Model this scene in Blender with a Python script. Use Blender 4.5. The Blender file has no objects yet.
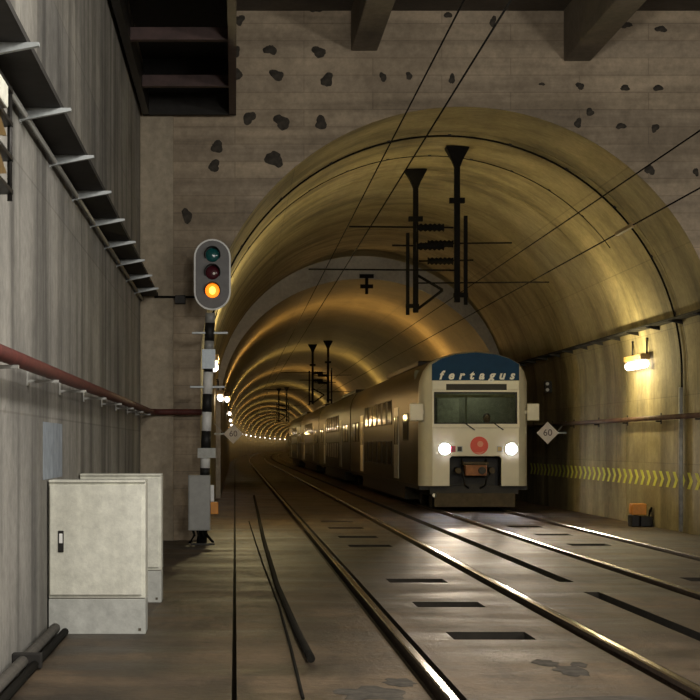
import bpy, math, random
from mathutils import Vector, Matrix
random.seed(7)
PI = math.pi
scene = bpy.context.scene
COL = scene.collection

# ------------------------------------------------------------------ camera, world, exposure
FPX = 1700.0                       # focal length in pixels of a 700 px frame
EYE = 1.66
cam_d = bpy.data.cameras.new('camera')
cam_d.sensor_width = 36.0
cam_d.lens = FPX / 700.0 * 36.0
cam_d.shift_x = (350 - 235) / 700.0
cam_d.shift_y = (445 - 350) / 700.0
cam_d.clip_start = 0.1; cam_d.clip_end = 2000
cam = bpy.data.objects.new('camera', cam_d); COL.objects.link(cam)
cam.location = (0, 0, EYE); cam.rotation_euler = (PI/2, 0, 0)
scene.camera = cam
world = bpy.data.worlds.new('world'); scene.world = world
world.use_nodes = True
world.node_tree.nodes['Background'].inputs[0].default_value = (0.5, 0.5, 0.55, 1)
world.node_tree.nodes['Background'].inputs[1].default_value = 0.02
vs = scene.view_settings
vs.view_transform = 'Standard'; vs.look = 'None'; vs.gamma = 1.0; vs.use_curve_mapping = False
vs.exposure = 0.27

STATION_W = 690.0                  # station lamps overhead and behind the camera (each)
LAMP_W = 120.0                     # tunnel lamps
AMBER = (1.0, 0.60, 0.21)
STATION_COL = (1.0, 0.95, 0.86)

def area(name, loc, rot, sx, sy, w, col):
    d = bpy.data.lights.new(name, 'AREA'); d.shape = 'RECTANGLE'; d.size = sx; d.size_y = sy
    d.energy = w; d.color = col
    o = bpy.data.objects.new(name, d); COL.objects.link(o); o.location = loc; o.rotation_euler = rot
    return o
# rows of platform lamps of the station hall the photographer stands in
for yy in (-8, 1, 10):
    for xx in (2.0, 8.5):
        d = bpy.data.lights.new('station_light', 'POINT'); d.energy = STATION_W; d.color = STATION_COL; d.shadow_soft_size = 0.45
        o = bpy.data.objects.new('station_light', d); COL.objects.link(o); o.location = (xx, yy, 5.4)

# ------------------------------------------------------------------ helpers
def path(Y):                       # the far tunnel bends gently to the right
    return 0.0 if Y <= 145 else (Y - 145.0) ** 2 / (2 * 4300.0)

class MB:
    def __init__(s): s.v = []; s.f = []; s.m = []; s.sm = []
    def quad(s, pts, mi=0, smooth=False):
        n = len(s.v); s.v += [tuple(p) for p in pts]; s.f.append(tuple(range(n, n + len(pts)))); s.m.append(mi); s.sm.append(smooth)
    def box(s, x0, x1, y0, y1, z0, z1, mi=0):
        n = len(s.v)
        s.v += [(x0,y0,z0),(x1,y0,z0),(x1,y1,z0),(x0,y1,z0),(x0,y0,z1),(x1,y0,z1),(x1,y1,z1),(x0,y1,z1)]
        for f in ((0,3,2,1),(4,5,6,7),(0,1,5,4),(1,2,6,5),(2,3,7,6),(3,0,4,7)):
            s.f.append(tuple(n+i for i in f)); s.m.append(mi); s.sm.append(False)
        return s
    def loft(s, rings, closed=True, caps=True, mi=0, smooth=True):
        n = len(s.v); k = len(rings[0])
        for r in rings: s.v += [tuple(p) for p in r]
        for i in range(len(rings) - 1):
            for j in range(k if closed else k - 1):
                a = n + i*k + j; b = n + i*k + (j+1) % k
                s.f.append((a, b, b + k, a + k)); s.m.append(mi); s.sm.append(smooth)
        if caps and closed:
            s.f.append(tuple(n + j for j in reversed(range(k)))); s.m.append(mi); s.sm.append(False)
            e = n + (len(rings)-1)*k
            s.f.append(tuple(e + j for j in range(k))); s.m.append(mi); s.sm.append(False)
        return s
    def tube(s, pts, r, n=8, mi=0, caps=True):
        pts = [Vector(p) for p in pts]; rings = []
        for i, p in enumerate(pts):
            a = pts[max(i-1, 0)]; b = pts[min(i+1, len(pts)-1)]
            d = (b - a).normalized()
            up = Vector((0,0,1)) if abs(d.z) < 0.9 else Vector((1,0,0))
            u = d.cross(up).normalized(); w = u.cross(d).normalized()
            rr = r[i] if isinstance(r, (list, tuple)) else r
            rings.append([p + (u*math.cos(2*PI*j/n) + w*math.sin(2*PI*j/n))*rr for j in range(n)])
        return s.loft(rings, True, caps, mi)
    def prism(s, poly, y0, y1, mi=0):      # polygon in XZ extruded along Y
        n = len(s.v); k = len(poly)
        s.v += [(x, y0, z) for x, z in poly] + [(x, y1, z) for x, z in poly]
        s.f.append(tuple(n + i for i in range(k))); s.m.append(mi); s.sm.append(False)
        s.f.append(tuple(n + k + i for i in reversed(range(k)))); s.m.append(mi); s.sm.append(False)
        for i in range(k):
            j = (i+1) % k
            s.f.append((n+i, n+k+i, n+k+j, n+j)); s.m.append(mi); s.sm.append(False)
        return s
    def mesh(s, name, mats):
        me = bpy.data.meshes.new(name); me.from_pydata(s.v, [], s.f)
        for m in (mats if isinstance(mats, (list, tuple)) else [mats]): me.materials.append(m)
        me.polygons.foreach_set('material_index', s.m); me.polygons.foreach_set('use_smooth', s.sm)
        me.update()
        import bmesh
        bm = bmesh.new(); bm.from_mesh(me)
        bmesh.ops.recalc_face_normals(bm, faces=bm.faces); bm.to_mesh(me); bm.free()
        return me
    def build(s, name, mats, parent=None, bevel=0):
        return link(name, s.mesh(name, mats), parent, bevel)

def link(name, me, parent=None, bevel=0):
    o = bpy.data.objects.new(name, me); COL.objects.link(o)
    if parent: o.parent = parent
    if bevel:
        b = o.modifiers.new('bevel', 'BEVEL'); b.width = bevel; b.segments = 2; b.limit_method = 'ANGLE'
    return o
def tag(o, label, cat, group=None):
    o['label'] = label; o['category'] = cat
    if group: o['group'] = group
    return o
def thing(name, label, cat, loc=(0,0,0), group=None):
    o = bpy.data.objects.new(name, None); COL.objects.link(o); o.location = loc
    o.empty_display_size = 0.1
    return tag(o, label, cat, group)
def struct(o): o['kind'] = 'structure'; return o
def dup(root, loc, label=None):
    r = root.copy(); COL.objects.link(r); r.location = loc
    if label: r['label'] = label
    for ch in list(root.children):
        c = ch.copy(); COL.objects.link(c); c.parent = r
        for g in ch.children:
            d = g.copy(); COL.objects.link(d); d.parent = c
    return r

# ------------------------------------------------------------------ materials
class NT:
    def __init__(s, name):
        s.mat = bpy.data.materials.new(name); s.mat.use_nodes = True
        s.t = s.mat.node_tree; s.b = s.t.nodes['Principled BSDF']
    def n(s, typ, **kw):
        x = s.t.nodes.new(typ)
        for k, v in kw.items(): setattr(x, k, v)
        return x
    def l(s, a, b): s.t.links.new(a, b)
    def mapping(s, scale, src=None, loc=(0,0,0)):
        m = s.n('ShaderNodeMapping'); m.inputs['Scale'].default_value = scale; m.inputs['Location'].default_value = loc
        if src is None: src = s.n('ShaderNodeTexCoord').outputs['Object']
        s.l(src, m.inputs['Vector']); return m.outputs[0]
    def noise(s, vec, scale, detail=6, rough=0.6, dist=0.0):
        x = s.n('ShaderNodeTexNoise'); x.inputs['Scale'].default_value = scale; x.inputs['Detail'].default_value = detail
        x.inputs['Roughness'].default_value = rough; x.inputs['Distortion'].default_value = dist
        s.l(vec, x.inputs['Vector']); return x.outputs['Fac']
    def ramp(s, fac, stops):
        r = s.n('ShaderNodeValToRGB'); e = r.color_ramp.elements
        while len(e) < len(stops): e.new(0.5)
        for i, (p, c) in enumerate(stops):
            e[i].position = p; e[i].color = (c[0], c[1], c[2], 1) if isinstance(c, (tuple, list)) else (c, c, c, 1)
        s.l(fac, r.inputs[0]); return r.outputs[0]
    def mul(s, a, b, fac=1.0, mode='MULTIPLY'):
        m = s.n('ShaderNodeMix'); m.data_type = 'RGBA'; m.blend_type = mode
        if isinstance(fac, float): m.inputs[0].default_value = fac
        else: s.l(fac, m.inputs[0])
        for i, x in ((6, a), (7, b)):
            if isinstance(x, tuple): m.inputs[i].default_value = (*x, 1)
            else: s.l(x, m.inputs[i])
        return m.outputs[2]
    def bump(s, h, strength=0.3, dist=0.02):
        b = s.n('ShaderNodeBump'); b.inputs['Strength'].default_value = strength; b.inputs['Distance'].default_value = dist
        s.l(h, b.inputs['Height']); s.l(b.outputs[0], s.b.inputs['Normal'])

def plain(name, col, rough=0.6, metal=0.0, var=0.25, scale=8.0, bump=0.0):
    t = NT(name); v = t.mapping((1,1,1))
    f = t.noise(v, scale, 5)
    c = t.ramp(f, [(0.3, tuple(x*(1-var) for x in col)), (0.7, tuple(min(1, x*(1+var)) for x in col))])
    t.l(c, t.b.inputs['Base Color']); t.b.inputs['Roughness'].default_value = rough; t.b.inputs['Metallic'].default_value = metal
    if bump: t.bump(f, bump)
    return t.mat
def emis(name, col, strength, base=(0.8,0.8,0.8), sample=True):
    t = NT(name); t.b.inputs['Base Color'].default_value = (*base, 1)
    t.b.inputs['Emission Color'].default_value = (*col, 1); t.b.inputs['Emission Strength'].default_value = strength
    if not sample: t.mat.cycles.emission_sampling = 'NONE'
    return t.mat

def concrete(name, dark, light, streak, board=None, rough=0.85, streak_amt=0.7, stain=None):
    """streak: mapping scale that stretches the stains; board: (axes, width, height) of formwork boards"""
    t = NT(name); tc = t.n('ShaderNodeTexCoord').outputs['Object']
    v1 = t.mapping((1,1,1), tc)
    big = t.noise(v1, 0.55, 7, 0.62, 0.4)
    base = t.ramp(big, [(0.28, dark), (0.72, light)])
    fine = t.noise(v1, 9, 6, 0.7)
    base = t.mul(base, t.ramp(fine, [(0.25, 0.62), (0.75, 1.12)]), 0.8)
    st = t.noise(t.mapping(streak, tc), 1.0, 5, 0.6, 0.2)
    base = t.mul(base, t.ramp(st, [(0.36, 0.42), (0.52, 1.0), (0.75, 1.12)]), streak_amt)
    h = fine
    if board:
        axes, bw, bh = board
        sp = t.n('ShaderNodeSeparateXYZ'); t.l(tc, sp.inputs[0])
        cb = t.n('ShaderNodeCombineXYZ')
        t.l(sp.outputs[axes[0]], cb.inputs[0]); t.l(sp.outputs[axes[1]], cb.inputs[1])
        br = t.n('ShaderNodeTexBrick'); t.l(cb.outputs[0], br.inputs['Vector'])
        br.inputs['Scale'].default_value = 1.0; br.inputs['Brick Width'].default_value = bw; br.inputs['Row Height'].default_value = bh
        br.inputs['Mortar Size'].default_value = 0.012; br.inputs['Mortar Smooth'].default_value = 0.6
        br.inputs['Color1'].default_value = (0.80,0.80,0.80,1); br.inputs['Color2'].default_value = (1.08,1.06,1.0,1)
        br.inputs['Mortar'].default_value = (0.60,0.58,0.55,1)
        base = t.mul(base, br.outputs['Color'], 0.65)
    if stain:
        for (c, r, amt) in stain:
            m = t.mapping(tuple(1.0/x for x in r), tc, tuple(-a/b for a, b in zip(c, r)))
            g = t.n('ShaderNodeVectorMath', operation='LENGTH'); t.l(m, g.inputs[0])
            ad = t.n('ShaderNodeMath', operation='MULTIPLY_ADD'); t.l(t.noise(v1, 3.0, 5), ad.inputs[0]); ad.inputs[1].default_value = 1.6
            t.l(g.outputs['Value'], ad.inputs[2])
            base = t.mul(base, t.ramp(ad.outputs[0], [(0.9*0.62, 1.0 - amt), (0.99, 1.0)]), 1.0)
    t.l(base, t.b.inputs['Base Color']); t.b.inputs['Roughness'].default_value = rough
    t.bump(h, 0.35, 0.015)
    return t.mat

M = {}
WL0 = -1.65
M['wall_left'] = concrete('left_wall_concrete', (0.205,0.20,0.187), (0.50,0.48,0.44), (1.0, 1.6, 0.10), (('Y','Z'), 2.6, 1.9), streak_amt=0.95,
    stain=[((WL0, 16.0, 5.2), (1.0, 1.1, 1.6), 0.35), ((WL0, 21.5, 5.9), (1.0, 0.5, 1.3), 0.55), ((WL0, 12.2, 1.9), (1.0, 1.2, 0.22), 0.5), ((WL0, 26.5, 6.4), (1.0, 0.9, 1.2), 0.45), ((WL0, 19.0, 0.9), (1.0, 1.6, 1.0), 0.3)])
M['wall_portal'] = concrete('portal_concrete', (0.33,0.265,0.19), (0.74,0.60,0.44), (0.16, 1.0, 2.2), (('X','Z'), 2.4, 0.30), streak_amt=0.55)
M['pilaster'] = concrete('pilaster_concrete', (0.44,0.365,0.265), (0.62,0.53,0.40), (1.5, 1.0, 0.3), streak_amt=0.3)
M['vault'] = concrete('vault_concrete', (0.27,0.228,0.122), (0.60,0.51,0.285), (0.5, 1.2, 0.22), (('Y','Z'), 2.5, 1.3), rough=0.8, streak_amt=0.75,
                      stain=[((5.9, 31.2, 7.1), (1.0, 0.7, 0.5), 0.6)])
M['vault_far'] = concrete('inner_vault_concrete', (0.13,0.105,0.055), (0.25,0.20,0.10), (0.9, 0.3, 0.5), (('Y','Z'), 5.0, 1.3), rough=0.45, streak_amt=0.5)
M['headwall'] = concrete('headwall_concrete', (0.38,0.35,0.31), (0.52,0.48,0.42), (1,1,1), streak_amt=0.3)
M['ceiling'] = concrete('ceiling_concrete', (0.10,0.085,0.07), (0.18,0.155,0.125), (0.4,0.4,1), streak_amt=0.5)
M['beam'] = concrete('beam_concrete', (0.22,0.19,0.15), (0.36,0.31,0.24), (1,0.2,1), streak_amt=0.4)
# track slab: warm, worn, damp-polished concrete
t = NT('slab_concrete'); tc = t.n('ShaderNodeTexCoord').outputs['Object']; v1 = t.mapping((1,1,1), tc)
big = t.noise(v1, 0.7, 7, 0.65, 0.5); fine = t.noise(v1, 14, 6, 0.7)
tr = t.noise(t.mapping((0.35, 1.3, 1), tc), 1.0, 5, 0.6, 0.3)
c = t.ramp(big, [(0.3, (0.055,0.039,0.025)), (0.7, (0.180,0.124,0.073))])
c = t.mul(c, t.ramp(tr, [(0.38, 0.36), (0.62, 1.2)]), 0.85)
c = t.mul(c, t.ramp(fine, [(0.3, 0.5), (0.7, 1.15)]), 0.8)
st = t.noise(t.mapping((2.2, 0.5, 1), tc), 1.0, 6, 0.65, 0.6)
c = t.mul(c, t.ramp(st, [(0.40, 0.40), (0.52, 1.05)]), 0.6)
t.l(c, t.b.inputs['Base Color'])
t.l(t.ramp(tr, [(0.3, 0.40), (0.7, 0.72)]), t.b.inputs['Roughness'])
mixh = t.mul(fine, tr, 0.5, 'MIX'); t.bump(mixh, 0.7, 0.05)
M['slab'] = t.mat
M['recess_shade'] = plain('painted_recess_shade', (0.020,0.016,0.011), 0.9, 0, 0.4, 6)
M['rail'] = plain('rail_steel', (0.42,0.38,0.34), 0.24, 1.0, 0.15, 5)
M['rail_side'] = plain('rail_rust', (0.07,0.045,0.03), 0.8, 0.2, 0.4, 20)
M['black'] = plain('black_rubber', (0.012,0.011,0.010), 0.6)
M['dark_steel'] = plain('dark_steel', (0.028,0.026,0.024), 0.5, 0.6)
M['cat_steel'] = plain('catenary_steel', (0.010,0.009,0.007), 0.8, 0.0)
M['cat_steel'].node_tree.nodes['Principled BSDF'].inputs['Specular IOR Level'].default_value = 0.1
M['galv'] = plain('galvanised_steel', (0.42,0.45,0.46), 0.45, 0.4, 0.15, 20)
M['tray'] = plain('tray_dark', (0.022,0.020,0.018), 0.8, 0.1)
M['red_pipe'] = plain('red_brown_paint', (0.095,0.021,0.016), 0.7, 0.0, 0.3, 4)
M['brown_pipe'] = plain('brown_pipe_paint', (0.13,0.075,0.05), 0.5, 0.0, 0.4, 3)
M['red_steel'] = plain('oxide_red_steel', (0.065,0.034,0.030), 0.6, 0.1, 0.3, 6)
M['conduit_dull'] = plain('dull_conduit', (0.12,0.11,0.095), 0.8)
M['grey_pipe'] = plain('grey_conduit', (0.40,0.40,0.38), 0.5, 0.2)
M['cable'] = plain('cable_black', (0.012,0.011,0.009), 0.9)
M['cable'].node_tree.nodes['Principled BSDF'].inputs['Specular IOR Level'].default_value = 0.1
M['cream'] = concrete('cabinet_cream', (0.74,0.73,0.62), (0.88,0.88,0.79), (2.5, 1.0, 0.25), rough=0.45, streak_amt=0.28)
M['cream_grey'] = concrete('cabinet_grey', (0.52,0.53,0.50), (0.62,0.63,0.59), (1.5, 1.0, 1.5), rough=0.55, streak_amt=0.25)
M['cab_seam'] = plain('seam_dark', (0.10,0.085,0.06), 0.7)
M['box_grey'] = plain('signal_box_grey', (0.36,0.36,0.34), 0.5, 0.1, 0.1)
M['sig_face'] = plain('signal_face_grey', (0.16,0.155,0.155), 0.5, 0, 0.15)
M['white'] = plain('white_paint', (0.88,0.88,0.86), 0.45, 0, 0.08)
M['lbl_blue'] = plain('pale_blue_plate', (0.74,0.85,0.98), 0.4, 0, 0.12, 14)
M['blue_patch'] = plain('faded_blue_paint', (0.29,0.33,0.38), 0.8, 0, 0.2, 6)
M['orange'] = plain('orange_plastic', (0.75,0.30,0.04), 0.5, 0, 0.12)
M['sign'] = plain('sign_white', (0.95,0.85,0.78), 0.5, 0, 0.06)
M['sign_ink'] = plain('sign_ink', (0.16,0.10,0.10), 0.6)
M['patch'] = plain('dark_bitumen_patch', (0.062,0.053,0.042), 0.95, 0, 0.6, 8, 0.6)
M['chev'] = plain('chevron_reflective', (0.88,0.92,0.20), 0.9, 0, 0.2, 3)
M['chev'].node_tree.nodes['Principled BSDF'].inputs['Specular IOR Level'].default_value = 0.05
M['amber_plate'] = plain('amber_plate', (0.13,0.08,0.025), 0.6)
M['tube'] = emis('lamp_tube', (1.0, 0.90, 0.80), 5.0, sample=False)
M['housing'] = plain('lamp_housing', (0.30,0.19,0.06), 0.5, 0, 0.1)
M['amber_lit'] = emis('signal_amber_lit', (1.0, 0.19, 0.004), 1.5, (0.8,0.4,0.1))
M['amber_core'] = emis('signal_amber_core', (1.0, 0.52, 0.07), 2.2, (0.8,0.6,0.2))
M['lens_green'] = plain('signal_lens_green', (0.01,0.10,0.10), 0.08, 0, 0.2)
M['lens_red'] = plain('signal_lens_red', (0.08,0.012,0.02), 0.08, 0, 0.2)
# train
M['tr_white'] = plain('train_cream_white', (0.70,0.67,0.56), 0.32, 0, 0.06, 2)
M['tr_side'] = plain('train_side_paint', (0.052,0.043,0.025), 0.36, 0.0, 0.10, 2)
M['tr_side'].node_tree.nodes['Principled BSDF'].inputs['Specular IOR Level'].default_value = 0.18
M['tr_blue'] = plain('train_blue', (0.006,0.045,0.125), 0.6, 0, 0.15, 3)
M['tr_blue'].node_tree.nodes['Principled BSDF'].inputs['Specular IOR Level'].default_value = 0.2
M['tr_dark'] = plain('train_dark', (0.022,0.020,0.018), 0.6)
M['tr_under'] = plain('train_under', (0.075,0.058,0.036), 0.8)
M['tr_red'] = plain('train_red_disc', (0.72,0.085,0.06), 0.5, 0, 0.05)
M['tr_pink'] = plain('train_red_disc_mark', (0.80,0.33,0.24), 0.5, 0, 0.05)
M['tr_brown'] = plain('coupler_brown', (0.30,0.13,0.06), 0.7, 0, 0.3, 8)
M['cab_in'] = plain('cab_interior', (0.24,0.24,0.19), 0.7)
M['cab_door'] = plain('cab_door_grey', (0.42,0.42,0.34), 0.6)
M['beige_blind'] = plain('sun_blind', (0.45,0.38,0.24), 0.7)
M['headlight'] = emis('headlight_lit', (0.93, 0.92, 1.0), 60.0, sample=False)
M['tail_red'] = plain('tail_lens_red', (0.45,0.06,0.10), 0.2)
M['tail_amber'] = plain('tail_lens_amber', (0.45,0.32,0.10), 0.3)
M['skin'] = plain('skin', (0.42,0.25,0.17), 0.6)
M['hair'] = plain('hair', (0.05,0.03,0.02), 0.7)
M['shirt'] = plain('shirt_blue', (0.14,0.17,0.22), 0.8)
tg = NT('tinted_glass'); nt = tg.t
trn = tg.n('ShaderNodeBsdfTransparent'); trn.inputs[0].default_value = (0.62,0.66,0.60,1)
gl = tg.n('ShaderNodeBsdfGlossy'); gl.inputs['Roughness'].default_value = 0.03; gl.inputs[0].default_value = (1,1,1,1)
fr = tg.n('ShaderNodeFresnel'); fr.inputs[0].default_value = 1.5
mx = tg.n('ShaderNodeMixShader'); tg.l(fr.outputs[0], mx.inputs[0]); tg.l(trn.outputs[0], mx.inputs[1]); tg.l(gl.outputs[0], mx.inputs[2])
tg.l(mx.outputs[0], nt.nodes['Material Output'].inputs[0]); M['glass'] = tg.mat
M['win'] = plain('train_window', (0.020,0.018,0.014), 0.06, 0.0, 0.1)

# ------------------------------------------------------------------ structure
WL = -1.65            # hall left wall
YP = 29.6             # portal wall
YN = 53.0             # where the bore narrows
CX, R1, SP1 = 3.95, 4.55, 3.0
R2, SP2, B2 = 4.40, 2.90, 3.94     # inner bore: half width, springing, crown rise
XR1 = CX + R1; XL1 = CX - R1; XR2 = CX + R2; XL2 = CX - R2
RAILS = (1.40, 3.09, 5.08, 6.75)

# floor: a slab with real grooves for the rails, a drain, a walkway joint and inspection pits
def breaks(cuts, lo, hi):
    return sorted(set([lo, hi] + [c for c in cuts if lo < c < hi]))
xc = [-0.022, 0.012, 3.93, 4.11, 1.87, 2.57, 5.56, 6.22, 0.62]
for r in RAILS: xc += [r - 0.115, r + 0.115]
xb = breaks(xc, -6.0, 18.0)
pits1 = [14.8, 17.7, 20.8, 28.0, 30.7, 34.0, 37.0]
pits2 = [21.0, 28.3, 31.5, 34.6]
yc = [19.2, 20.6, 38.5, 35.4]
for p in pits1 + pits2: yc += [p - 0.30, p + 0.30]
yb = breaks(yc, -30.0, 53.0)
def hgt(x, y):
    if -0.022 < x < 0.012: return -0.15
    for r in RAILS:
        if abs(x - r) < 0.115: return -0.13
    if 3.93 < x < 4.11 and not (19.2 < y < 20.6): return -0.22
    if 1.87 < x < 2.57 and any(abs(y - p) < 0.3 for p in pits1): return -0.25
    if 5.56 < x < 6.22 and any(abs(y - p) < 0.3 for p in pits2): return -0.25
    return 0.0
yfar = list(range(58, 150, 10)) + list(range(150, 561, 12))
ys = yb + yfar
mb = MB(); H = {}
for i in range(len(xb) - 1):
    for j in range(len(ys) - 1):
        H[i, j] = hgt((xb[i]+xb[i+1])/2, (ys[j]+ys[j+1])/2)
for (i, j), h in H.items():
    a, b = xb[i], xb[i+1]; c_, d_ = ys[j], ys[j+1]; o0, o1 = path(c_), path(d_)
    mb.quad([(a+o0,c_,h),(b+o0,c_,h),(b+o1,d_,h),(a+o1,d_,h)])
    h2 = H.get((i+1, j))
    if h2 is not None and h2 != h: mb.quad([(b+o0,c_,h),(b+o0,c_,h2),(b+o1,d_,h2),(b+o1,d_,h)])
    h2 = H.get((i, j+1))
    if h2 is not None and h2 != h: mb.quad([(a+o1,d_,h),(b+o1,d_,h),(b+o1,d_,h2),(a+o1,d_,h2)])
fm = mb.mesh('floor', [M['slab'], M['recess_shade']])
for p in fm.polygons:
    if p.center.z < -0.001: p.material_index = 1           # shade of pits and grooves painted in as a darker colour
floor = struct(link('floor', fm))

# left wall of the hall, portal wall with its arch, hall ceiling, far walls behind the camera
mb = MB().box(WL - 0.4, WL, -30, YP + 0.3, -0.3, 9.6); struct(mb.build('wall_left', M['wall_left']))
mb = MB()
ZT = 9.5; NA = 64
def wall_quad(x0, x1, z0a, z0b, z1): mb.quad([(x0,YP,z0a),(x1,YP,z0b),(x1,YP,z1),(x0,YP,z1)])
wall_quad(WL, XL1, -0.3, -0.3, ZT); wall_quad(XR1, 18, -0.3, -0.3, ZT)
arc1 = [(CX - R1*math.cos(PI*k/NA), SP1 + R1*math.sin(PI*k/NA)) for k in range(NA+1)]
for k in range(NA): wall_quad(arc1[k][0], arc1[k+1][0], arc1[k][1], arc1[k+1][1], ZT)
wall_portal = struct(mb.build('wall_portal', M['wall_portal']))
struct(MB().box(WL, -1.07, YP - 0.07, YP + 0.05, -0.05, 9.5).build('trim_1', M['pilaster'], bevel=0.015))
struct(MB().box(-2.05, 18.4, -30, YP + 0.3, 9.22, 9.7).build('ceiling', M['ceiling']))
struct(MB().box(18, 18.4, -30, YP + 0.3, -0.3, 9.6).build('wall_right', M['wall_left']))
struct(MB().box(-2.05, 18.4, -30.4, -30, -0.3, 9.7).build('wall_back', M['wall_left']))

def section(cx, R, sp, n=48, b=None):
    b = b or R
    pts = [(cx - R, -0.3), (cx - R, sp*0.5)]
    pts += [(cx - R*math.cos(PI*k/n), sp + b*math.sin(PI*k/n)) for k in range(n+1)]
    pts += [(cx + R, sp*0.5), (cx + R, -0.3)]
    return pts
def lining(name, cx, R, sp, ylist, mat, b=None):
    mb = MB(); rings = []
    for (y, dr) in ylist:
        rings.append([(x + path(y), y, z) for x, z in section(cx, R + dr, sp, 48, (b or R) + dr)])
    mb.loft(rings, closed=False, caps=False, smooth=False)
    return struct(mb.build(name, mat))
yl = [(YP, 0)]
for jy in (31.9, 36.9, 41.9, 46.9, 51.0):
    yl += [(jy - 0.02, 0), (jy - 0.019, 0.03), (jy + 0.019, 0.03), (jy + 0.02, 0)]
yl += [(YN, 0)]
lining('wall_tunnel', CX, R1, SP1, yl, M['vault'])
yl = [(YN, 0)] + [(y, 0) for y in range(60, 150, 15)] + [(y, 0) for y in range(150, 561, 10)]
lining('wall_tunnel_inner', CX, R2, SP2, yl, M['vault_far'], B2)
# the step between the two bores
a = section(CX, R1 + 0.05, SP1); b = section(CX, R2, SP2, 48, B2)
mb = MB().loft([[(x, YN, z) for x, z in a], [(x, YN - 0.001, z) for x, z in b]], closed=False, caps=False, smooth=False)
struct(mb.build('trim_2', M['headwall']))
o = path(560); struct(MB().box(o - 6, o + 14, 560, 560.4, -0.3, 8).build('wall_far', M['vault_far']))

# deep concrete ceiling beams running out of the portal wall
for x0, x1, zb in ((2.02, 2.48, 8.52), (5.72, 6.19, 8.34), (9.5, 9.95, 8.34)):
    bm_ = MB().box(x0, x1, -30, YP, zb, 9.24).build('ceiling_beam', M['beam'], bevel=0.02)
    struct(bm_)

# bitumen patches left over the formwork anchors, parts of the portal wall
patch_px = [(270,50,7,6),(319,52,8,6),(277,75,8,6),(327,80,8,7),(249,118,7,7),(282,122,9,8),(321,123,7,7),(274,159,9,10),
            (316,8,7,6),(217,147,8,6),(214,166,7,6),(187,216,6,8),(240,20,5,6),(238,74,5,6),(236,52,5,6),
            (383,77,4,5),(409,76,4,4),(452,79,4,5),(448,15,4,4),(493,22,4,6),(661,29,6,4),(626,25,6,4),(580,86,4.5,4),(625,88,6,3),
            (658,88,5,4),(578,123,4.5,5),(590,112,5,4),(621,126,5,4),(655,128,4,5),(650,170,5,6),(542,84,3,2),(696,172,3,5)]
SPX = FPX / YP
for (px, py, rx, ry) in patch_px:
    n = 22; X = (px - 235)/SPX; Z = EYE + (445 - py)/SPX
    ph = random.random()*6
    ring = []
    for k in range(n):
        rr = 0.80 + 0.16*math.sin(2*PI*k/n*2 + ph*3) + 0.12*math.sin(2*PI*k/n*3 + ph*5) + 0.16*random.random()
        ring.append((rr*rx/SPX*math.cos(2*PI*k/n + ph), rr*ry/SPX*math.sin(2*PI*k/n + ph)))
    m2 = MB(); c0 = [(x, 0, z) for x, z in ring]; c1 = [(x*0.8, -0.012 - 0.006*random.random(), z*0.8) for x, z in ring]
    m2.loft([c0, c1], True, True, smooth=False)
    p = m2.build('anchor_patch', M['patch'], wall_portal); p.location = (X, YP, Z)

# ------------------------------------------------------------------ rails
def rail_obj(x, label):
    prof = [(-0.075,-0.128),(0.075,-0.128),(0.075,-0.115),(0.014,-0.09),(0.014,-0.015),(0.036,-0.005),(0.036,0.032),(0.026,0.042),(-0.026,0.042),(-0.036,0.032),(-0.036,-0.005),(-0.014,-0.015),(-0.014,-0.09),(-0.075,-0.115)]
    yy = [-20, 53, 150] + list(range(165, 500, 15))
    rings = [[(px + path(y), y, pz) for px, pz in prof] for y in yy]
    mb = MB().loft(rings, True, True, smooth=False)
    me = mb.mesh('running_rail', [M['rail'], M['rail_side']])
    for p in me.polygons: p.material_index = 0 if p.center.z > 0.02 else 1
    o = link('running_rail', me); o.location.x = x
    return tag(o, label, 'rail', 'running rails of the two tracks')
rail_obj(RAILS[0], 'polished steel rail of the empty track on the signal side')
rail_obj(RAILS[1], 'shiny steel rail of the empty track next to the middle drain')
rail_obj(RAILS[2], 'steel rail under the train on the middle drain side')
rail_obj(RAILS[3], 'steel rail under the train on the chevron wall side')

# old oil stain on the slab; the nearest blobs paint in a trench's shade
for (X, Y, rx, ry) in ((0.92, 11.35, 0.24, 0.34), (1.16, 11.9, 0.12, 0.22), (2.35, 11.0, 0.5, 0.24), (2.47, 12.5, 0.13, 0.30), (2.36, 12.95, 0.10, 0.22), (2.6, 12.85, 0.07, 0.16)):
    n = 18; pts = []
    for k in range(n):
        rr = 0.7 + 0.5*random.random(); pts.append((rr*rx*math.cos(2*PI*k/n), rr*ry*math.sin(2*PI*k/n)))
    p = MB().loft([[(x, y, 0.0002) for x, y in pts], [(x*0.9, y*0.9, 0.003) for x, y in pts]], True, True, smooth=False).build('stain_and_trench_shade', M['patch'], floor)
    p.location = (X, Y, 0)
# black cables lying on the slab beside the walkway joint
def ground_px(px, py): s = (py - 445)/EYE; return ((px - 235)/s, FPX/s)
def floor_cable(name, pts, r, label):
    P = [(*ground_px(*p), r) for p in pts]
    # resample smoothly
    Q = []
    for i in range(len(P) - 1):
        for k in range(6):
            f = k/6; Q.append(tuple(P[i][q]*(1-f) + P[i+1][q]*f for q in range(3)))
    Q.append(P[-1])
    mb = MB().tube(Q, r, 8); tag(mb.build(name, M['cable']), label, 'cable')
floor_cable('rubber_hose', [(254,497),(258,515),(263.5,541),(277,588),(297,635),(311,663)], 0.034, 'thick black hose lying on the slab, ending bluntly')
floor_cable('thin_cable', [(249,522),(255,541),(263,565),(279,607),(291,650),(303,700)], 0.012, 'thin black cable lying on the slab beside the thick hose')

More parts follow.
